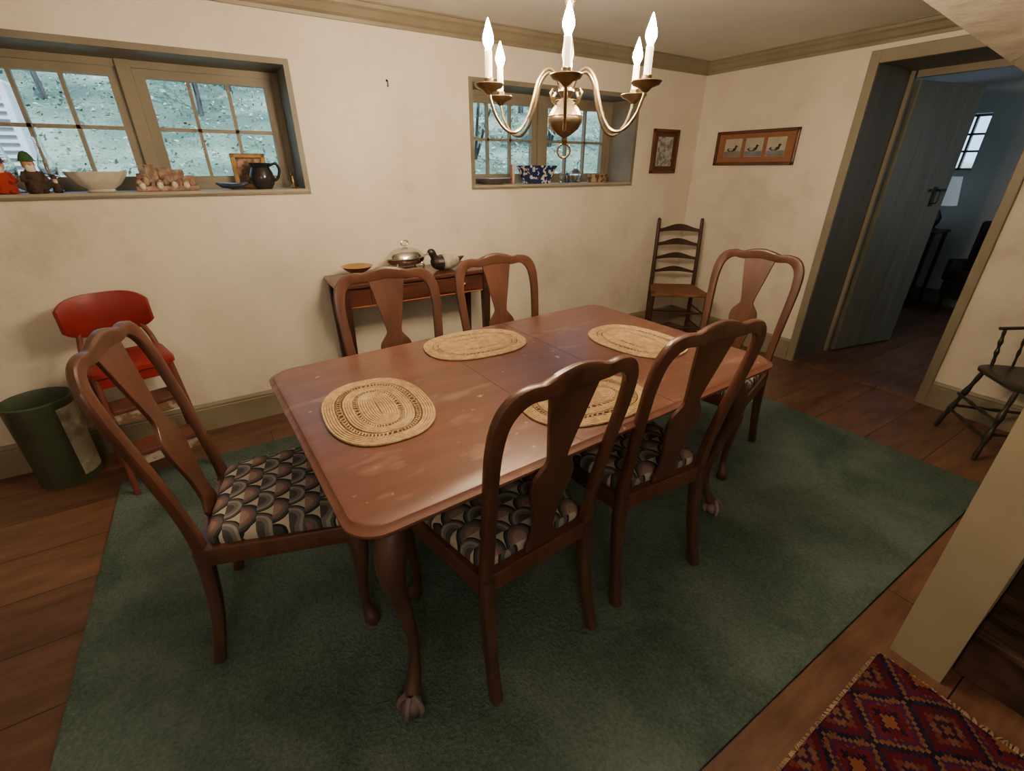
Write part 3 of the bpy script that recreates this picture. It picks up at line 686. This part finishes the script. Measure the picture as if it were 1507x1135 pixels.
for sx in(-1,1):
    P,r=turned((sx*.17,-.17,.43),(sx*.20,-.25,.93),.015); b.tube(P,r,10)
for i in range(5):
    x=(i-2)*.06; P,r=turned((x,-.18,.43),(x*1.15,-.255,.87),.008); b.tube(P,r,8)
b.strip(cr([(-.22,-.25,.90),(-.1,-.262,.915),(0,-.265,.92),(.1,-.262,.915),(.22,-.25,.90)],4),.045,.009,axis=(0,1,0))
b.obj('backrest',BLACKP,parent=wc)

# ---------------------------------------------------------------- pictures
def picture(name,loc,rot,w,h,fm,mm,label,cat='picture'):
    r=root(name,loc,rot,label,cat); f=.022; b=B()
    for c,d in(((0,0,f/2),(w,.02,f)),((0,0,h-f/2),(w,.02,f)),((-w/2+f/2,0,h/2),(f,.02,h)),((w/2-f/2,0,h/2),(f,.02,h))): b.box((c[0],-.012,c[2]),d)
    b.obj('frame',fm,parent=r,smooth=False,bevel=.004)
    b=B(); b.bb(-w/2+.01,w/2-.01,-.008,-.002,.01,h-.01); b.obj('mat_board',mm,parent=r,smooth=False); return r
p1=picture('framed_picture',(3.30,YB,1.36),0,.30,.325,FRAMEW,mat('dark_mat',(.10,.035,.02),rough=.8),'dark wood framed winter landscape print on the wall')
b=B(); b.bb(-.09,.09,-.011,-.008,.055,.27); b.obj('print',WINTER,parent=p1,smooth=False)
p2=picture('framed_picture',(XR,2.375,1.42),-90,.67,.245,FRAMEW,ORMAT,'wide wooden frame holding three small duck prints')
def duckshape(b,x,z,s,mi):
    pts=[(-1,.1),(-.75,.35),(-.35,.45),(.2,.35),(.45,.45),(.45,.75),(.6,.95),(.8,.92),(.9,.78),(1.1,.7),(.88,.62),(.78,.35),(.7,0),(.3,-.2),(-.5,-.2)]
    b.add([(x+px*s,-.0125,z+pz*s*.8) for px,pz in pts],[tuple(range(len(pts)))],mi)
for k,x in enumerate((-.178,0,.178)):
    b=B(); b.bb(x-.073,x+.073,-.011,-.008,.06,.19)
    b.add([(x-.071,-.0118,.062),(x+.071,-.0118,.062),(x+.071,-.0118,.10),(x-.071,-.0118,.10)],[(0,1,2,3)],2)
    duckshape(b,x-.005,.108,.048,1)
    b.add([(x-.015+.020*math.cos(q*.785),-.0130,.115+.011*math.sin(q*.785)) for q in range(8)],[tuple(range(8))],3)
    b.obj('print',[PRINT,BLK,PEWTER,WHT],parent=p2,smooth=False)
b=B(); b.tube(cr([(0,0,.02),(0,-.012,.02),(0,-.018,.0),(0,-.012,-.010),(0,-.008,-.005)],4),.0025,8); b.lathe([(.006,0),(.004,.004)],10,M=Matrix.Translation((0,0,.02))@Matrix.Rotation(R(90),4,'X'))
b.obj('wall_hook',BLACKI,loc=(.995,YB,1.82),label='small iron hook in the plaster wall',cat='hook')

# ---------------------------------------------------------------- sill objects
SZ=1.2972
def figurine(loc,rot,coat,hat,label,s=1,tall=True):
    r=root('figurine',loc,rot,label,'figurine')
    b=B(); b.lathe([(.03*s,0),(.034*s,.01*s),(.032*s,.05*s),(.024*s,.08*s),(.012*s,.092*s)],16)
    for sx in(-1,1): b.tube([(sx*.022*s,0,.078*s),(sx*.036*s,-.014*s,.05*s),(sx*.02*s,-.034*s,.045*s)],.009*s,8)
    for sx in(-1,1): b.ell((sx*.016*s,-.024*s,.008*s),(.012*s,.022*s,.008*s))
    b.obj('body',coat,parent=r)
    b=B(); b.ell((0,0,.108*s),(.021*s,.021*s,.023*s)); b.ell((0,-.021*s,.106*s),(.005*s,.006*s,.005*s)); b.obj('head',SKIN,parent=r)
    b=B(); b.ell((0,-.014*s,.092*s),(.016*s,.012*s,.018*s)); b.obj('beard',BONE,parent=r)
    b=B(); b.lathe([(.032*s,.118*s),(.024*s,.122*s),(.021*s,.135*s),(.012*s,.15*s),(0,.156*s)],16); b.obj('hat',hat,parent=r)
figurine((-.735,2.99,SZ),10,REDF,BROWNF,'small figurine in a red coat on the window sill',1.05)
figurine((-.635,2.985,SZ),25,BROWNF,GRN,'small bearded figurine with green hat on the sill',1.1)
figurine((-.575,3.02,SZ),25,BROWNF,BROWNF,'small dark figurine on the window sill',.5)
for x,y in((-.735,3.10),(-.60,3.12)):
    b=B(); b.lathe([(.035,0),(.036,.006),(.012,.02),(.010,.05),(.03,.07),(.034,.11),(.018,.16),(.014,.21),(.017,.23),(.014,.23),(.011,.21),(.015,.16),(.03,.11),(.02,.075),(0,.07)],20)
    b.obj('glass_candle_lamp',CLEAR,loc=(x,y,SZ),label='clear glass candle lamp on the window sill',cat='glass lamp')
n=48;b=B();rings=[]
for r,z in((.05,0),(.055,.004),(.05,.012),(.08,.033),(.108,.070),(.117,.088),(.112,.088),(.075,.04),(.02,.02)):
    rings.append([(r*(1+.03*math.cos(12*2*math.pi*j/n)*(z/.08))*math.cos(2*math.pi*j/n),.7*r*(1+.03*math.cos(12*2*math.pi*j/n)*(z/.08))*math.sin(2*math.pi*j/n),z) for j in range(n)])
b.loft(rings); b.obj('ceramic_bowl',WHITEC,loc=(-.42,3.02,SZ),label='white fluted oval ceramic bowl on the sill',cat='bowl')
cg=root('carved_figure_group',(-.155,3.02,SZ),0,'carved pinkish stone figure group with pale rounded heads','carving')
b=B(); b.box((0,0,.012),(.26,.10,.024))
for x,y,z,dx,dy,dz,ro in((.0,.02,.06,.06,.05,.09,5),(.055,.02,.055,.05,.05,.08,-6),(-.055,.02,.068,.05,.05,.10,3),(-.10,.015,.045,.04,.05,.06,9),(.10,.02,.04,.04,.05,.05,-8)):
    b.box((x,y,z),(dx,dy,dz),M=Matrix.Rotation(R(ro*.3),4,'Y'))
for i in range(9): b.ell((-.11+i*.027,-.028,.034+.012*math.sin(i*2.1)),(.015,.015,.020))
b.obj('carving',CARVE,parent=cg,ang=50,bevel=.006)
for x,z in((-.10,.024),(-.03,.026),(.03,.028),(.08,.026)):
    b=B(); b.ell((x,-.048,z),(.014,.012,.016)); b.obj('pale_head',BONE,parent=cg)
b=B(); b.loft([[(x,ry*math.cos(2*math.pi*j/12),.016+zc+rz*math.sin(2*math.pi*j/12)) for j in range(12)] for x,zc,ry,rz in((-.075,.015,.004,.004),(-.05,.006,.02,.012),(0,0,.03,.016),(.04,.002,.022,.014),(.06,.012,.014,.012),(.075,.016,.004,.005))])
b.obj('ceramic_whistle',BLUEG,loc=(.125,2.99,SZ),rot=-10,label='small dark blue glazed ceramic animal on the sill',cat='figurine')
fr=root('tabletop_frame',(.235,3.13,SZ),-8,'small gilt frame with a portrait leaning on the sill','picture frame')
b=B()
for c,d in(((0,0,.012),(.17,.018,.024)),((0,0,.163),(.17,.018,.024)),((-.073,0,.0875),(.024,.018,.175)),((.073,0,.0875),(.024,.018,.175))): b.box(c,d)
b.obj('frame',GOLDF,parent=fr,smooth=False,bevel=.004)
b=B(); b.box((0,.002,.087),(.13,.006,.135)); b.obj('painting',PORTR,parent=fr,smooth=False)
pj=root('pitcher',(.275,3.01,SZ),0,'dark glazed round pitcher with handle on the sill','pitcher')
b=B(); b.lathe([(.035,0),(.038,.004),(.052,.025),(.057,.055),(.05,.085),(.042,.105),(.047,.125),(.049,.128),(.044,.126),(.038,.105),(.02,.03),(0,.02)],28,sx=1.1,sy=1.1); b.obj('jug_body',DKGLAZE,parent=pj)
b=B(); b.tube(cr([(.046,0,.115),(.079,0,.125),(.092,0,.095),(.079,0,.055),(.058,0,.04)],5),.007,8); b.obj('handle',DKGLAZE,parent=pj)
b=B(); b.lathe([(.016,0),(.017,.004),(.008,.02),(.012,.04),(.006,.06),(.009,.07),(0,.08)],14); b.obj('brass_bell',BRASSP,loc=(.43,3.03,SZ),label='small brass hand bell on the sill',cat='bell')
b=B(); b.lathe([(.07,0),(.075,.004),(.12,.03),(.135,.036),(.135,.039),(.11,.032),(.05,.01),(0,.008)],32,sy=.8); b.obj('pewter_plate',PEWTER,loc=(1.75,3.05,SZ),label='shallow pewter dish on the window sill',cat='plate')
for k,(m_,x,y) in enumerate(((BOOKR,1.906,3.072),(BOOKB,1.920,3.064))):
    b=B(); b.bb(-.007,-.0055,-.04,.04,0,.125); b.bb(.0055,.007,-.04,.04,0,.125); b.bb(-.0055,.0055,-.04,-.0375,0,.125); b.bb(-.0055,.0055,-.0375,.037,.004,.121,1)
    b.obj('book',[m_,PAGES],loc=(x,y,SZ),rot=-32,smooth=False,label=('dull red' if k==0 else 'cream')+' cloth book standing on the window sill',cat='book',group='books on the window sill')
b=B(); b.loft([[(x,y,z) for x,y in rrect(l,l*.62,.045,8)] for l,z in((.21,0),(.215,.012),(.20,.018),(.235,.05),(.262,.095),(.285,.112),(.290,.120),(.275,.120),(.25,.09),(.20,.03))]); b.obj('porcelain_planter',BLUEW,loc=(2.10,3.03,SZ),label='low blue and white porcelain planter on the sill',cat='planter')
b=B(); b.lathe([(.014,0),(.015,.003),(.005,.012),(.005,.03),(.018,.045),(.018,.07),(.016,.07),(.015,.045),(0,.034)],14); b.obj('small_goblet',CLEAR,loc=(2.32,3.02,SZ),label='small stemmed glass on the window sill',cat='glass')
b=B(); b.lathe([(.03,0),(.035,.005),(.048,.04),(.045,.07),(.015,.10),(.013,.13),(.024,.15),(.021,.15),(.010,.13),(.012,.10),(.04,.068),(.042,.04),(.028,.01),(0,.01)],24); b.obj('glass_decanter',CLEAR,loc=(2.49,3.06,SZ),label='clear glass decanter on the window sill',cat='decanter')
b=B(); b.loft([[(x,y,z) for x,y in rrect(.15+z*.2,.10+z*.2,.03,5)] for z in(0,.02,.04,.06)]+[[(x,y,.06) for x,y in rrect(.15,.10,.03,5)],[(x,y,.02) for x,y in rrect(.14,.09,.03,5)]]); b.obj('woven_basket',BASKM,loc=(2.69,3.03,SZ),label='small patterned basket on the window sill',cat='basket')
b=B(); b.lathe([(.018,0),(.02,.02),(.016,.05),(.008,.055),(.008,.07),(0,.072)],14); b.obj('small_bottle',BLUEG,loc=(2.40,3.05,SZ),label='small dark bottle on the window sill',cat='bottle')

# ---------------------------------------------------------------- adjoining room furniture
st_=root('side_table',(6.52,2.06,0),0,'small dark side table by the window in the next room','table')
b=B(); b.box((0,0,.79),(.40,.44,.025)); b.obj('table_top',DARKW,parent=st_,smooth=False,bevel=.004)
for sx in(-1,1):
    for sy in(-1,1):
        b=B(); b.box((sx*.17,sy*.19,.389),(.03,.03,.778)); b.obj('leg',DARKW,parent=st_,smooth=False)
lp=root('table_lamp',(6.48,1.95,.8027),0,'table lamp with dark urn base and pale shade','lamp')
b=B(); b.lathe([(.07,0),(.07,.015),(.03,.03),(.055,.08),(.06,.13),(.03,.19),(.012,.22),(.010,.27),(0,.271)],20); b.obj('base',BLACKI,parent=lp)
b=B(); b.lathe([(.14,.25),(.10,.52),(.097,.52),(.137,.25)],28); b.obj('lamp_shade',LSHADE,parent=lp)
wg=root('wing_armchair',(6.42,1.40,0),60,'dark upholstered armchair in the adjoining room','armchair'); wg.scale=(.60,.60,.90)
b=B(); b.box((0,.02,.30),(.60,.58,.2)); b.obj('base',UPH,parent=wg,smooth=False,bevel=.03)
b=B(); b.box((0,.05,.45),(.48,.5,.1)); b.obj('seat_cushion',UPH,parent=wg,smooth=False,bevel=.03)
b=B(); b.box((0,-.24,.74),(.56,.12,.68))
for sx in(-1,1): b.box((sx*.29,-.12,.82),(.06,.28,.42))
b.obj('backrest',UPH,parent=wg,smooth=False,bevel=.04)
for sx in(-1,1):
    b=B(); b.box((sx*.30,.06,.5),(.10,.52,.24)); b.obj('arm',UPH,parent=wg,smooth=False,bevel=.03)
    for y in(-.2,.25):
        b=B(); b.loft([[(sx*.24+i*w,y+j*w,z) for i,j in((-1,-1),(1,-1),(1,1),(-1,1))] for w,z in((.014,0),(.024,.2))]); b.obj('leg',DARKW,parent=wg,smooth=False)

# ---------------------------------------------------------------- outside
def gz(x,y): return 1.12+.12*min(y-3.36,1.6)+.30*max(0,y-4.96)
def gfull(x,y):
    q=min(1,(y-3.36)/3); return gz(x,y)+.06*math.sin(x*1.3+y)*q+.04*math.sin(x*3.1-y*2)*q
b=B(); nx,ny=90,70; vs=[];fs=[]
for j in range(ny+1):
    for i in range(nx+1):
        x=-14+i*34/nx; y=3.36+j*j*.003+j*.05
        vs.append((x,y,gfull(x,y)))
for j in range(ny):
    for i in range(nx): a=j*(nx+1)+i; fs.append((a,a+1,a+nx+2,a+nx+1))
b.add(vs,fs); hill=b.obj('hillside_ground',GRASS,label='grassy leaf-strewn hillside outside the windows',cat='ground',kind='structure')
b=B()
for k in range(9000):
    y=3.9+5.8*random.random()**1.1; x=random.uniform(-.45*y,1.25*y); z=gfull(x,y)+random.uniform(.0,.04)
    u=Vector((random.gauss(0,1),random.gauss(0,1),random.gauss(0,.8))).normalized(); v=u.orthogonal().normalized(); s_=random.uniform(.012,.032)
    c=Vector((x,y,z)); r_=random.random()
    b.add([c-u*s_,c+v*s_*.6,c+u*s_,c-v*s_*.6],[(0,1,2,3)],0 if r_<.25 else (1 if r_<.78 else 2))
b.obj('leaf_litter',[GL1,GL2,GL3],parent=hill,smooth=False,kind='stuff')
def foliage(b,cn,spread,n,s0,s1):
    for k in range(n):
        c=Vector(cn)+Vector((max(-1.6,min(1.6,random.gauss(0,1)))*spread[0],max(-1.6,min(1.6,random.gauss(0,1)))*spread[1],random.uniform(-1,1)*spread[2])); u=Vector((random.gauss(0,1),random.gauss(0,1),random.gauss(0,1))).normalized(); v=u.orthogonal().normalized(); s_=random.uniform(s0,s1)
        b.add([c-u*s_,c+v*s_*.5,c+u*s_,c-v*s_*.5],[(0,1,2,3)])
def tree(x,y,r,h,fol,low=.6):
    t=root('tree',(x,y,gz(x,y)-.1),random.uniform(0,360),'leafy tree on the hillside outside the windows','tree',group='trees on the hillside')
    b=B(); P=cr([(0,0,0,r*1.3),(.03,0,h*.3,r),(random.uniform(-.12,.12),.05,h*.6,r*.8),(random.uniform(-.2,.2),0,h,r*.4)],4); b.tube([p[:3] for p in P],[p[3] for p in P],8)
    for k in range(8):
        z=h*(.15+.1*k); q=random.uniform(0,6.3); l=random.uniform(.4,.65); b.tube([(0,0,z),(l*.5*math.cos(q),l*.5*math.sin(q),z+.2),(l*math.cos(q),l*math.sin(q),z+.15)],[r*.4,r*.25,r*.1],6)
    b.obj('trunk',BARK,parent=t)
    b=B(); foliage(b,(0,0,h*low),(.42,.42,h*(.98-low)),fol,.025,.055)
    b.obj('foliage',LEAF,parent=t,smooth=False,kind='stuff')
for x,y in((-3.2,8.4),(-2.6,11),(-.7,10.2),(.6,8.6),(2.0,9.6),(3.6,8.6),(5.3,8.2),(7.0,9.2),(-4.8,9.5)):
    tree(x,y,random.uniform(.035,.06),random.uniform(2.6,3.4),320,.5)
for x,y in((-1.25,7.6),(.15,7.0)):
    tree(x,y,.022,2.2,200,.55)
for x,y in((3.0,5.7),(4.5,6.2),(5.9,5.9)):
    t=root('shrub',(x,y,gz(x,y)-.05),0,'dense leafy shrub outside the window','shrub',group='shrubs on the hillside')
    b=B()
    for k in range(7): q=k*.9; b.tube([(0,0,0),(.15*math.cos(q),.15*math.sin(q),.4),(.35*math.cos(q),.35*math.sin(q),.85)],[.018,.012,.005],6)
    b.obj('stems',BARK,parent=t)
    b=B(); foliage(b,(0,0,.7),(.33,.28,.5),420,.03,.07); b.obj('foliage',LEAF,parent=t,smooth=False,kind='stuff')
ac=root('air_conditioner_unit',(-1.54,5.3,gz(-1.7,5.15)-.02),0,'white slatted outdoor air conditioning unit on the grass','air conditioner')
b=B(); b.box((0,0,.31),(1.0,.4,.62)); b.obj('housing',ACM,parent=ac,smooth=False,bevel=.02)
b=B()
for k in range(11): b.box((0,-.206,.06+k*.05),(.92,.012,.014))
b.obj('grille',PEWTER,parent=ac,smooth=False)

# ---------------------------------------------------------------- lights, world, camera
w=bpy.data.worlds.new('world'); S.world=w; w.use_nodes=True
bg=w.node_tree.nodes['Background']; bg.inputs[0].default_value=(.44,.66,1.0,1); bg.inputs[1].default_value=2.8
def light(name,typ,loc,power,col,size=.1,rot=None):
    l=bpy.data.lights.new(name,typ); l.energy=power; l.color=col
    if typ=='AREA': l.size=size
    elif typ=='SUN': l.angle=size
    else: l.shadow_soft_size=size
    o=bpy.data.objects.new(name,l); COL.objects.link(o); o.location=loc
    if rot: o.rotation_euler=rot
    return o
light('sun','SUN',(0,0,10),7,(.84,.92,1.0),.02,rot=(R(38),R(12),0))
light('lamp_behind','POINT',(-.7,-1.4,1.85),36,(1,.81,.62),.25)
light('far_room_fill','AREA',(5.6,-.5,1.4),8,(.72,.88,1),1.0,rot=(R(90),0,0))  # added cool fill inside the far room; the wall behind it has no window
cam=bpy.data.cameras.new('camera'); co=bpy.data.objects.new('camera',cam); COL.objects.link(co)
co.location=(0,0,1.4); co.rotation_euler=(R(90-25.7),0,R(-31.9)); cam.sensor_width=36; cam.lens=665/1507*36; cam.clip_start=.02
S.camera=co
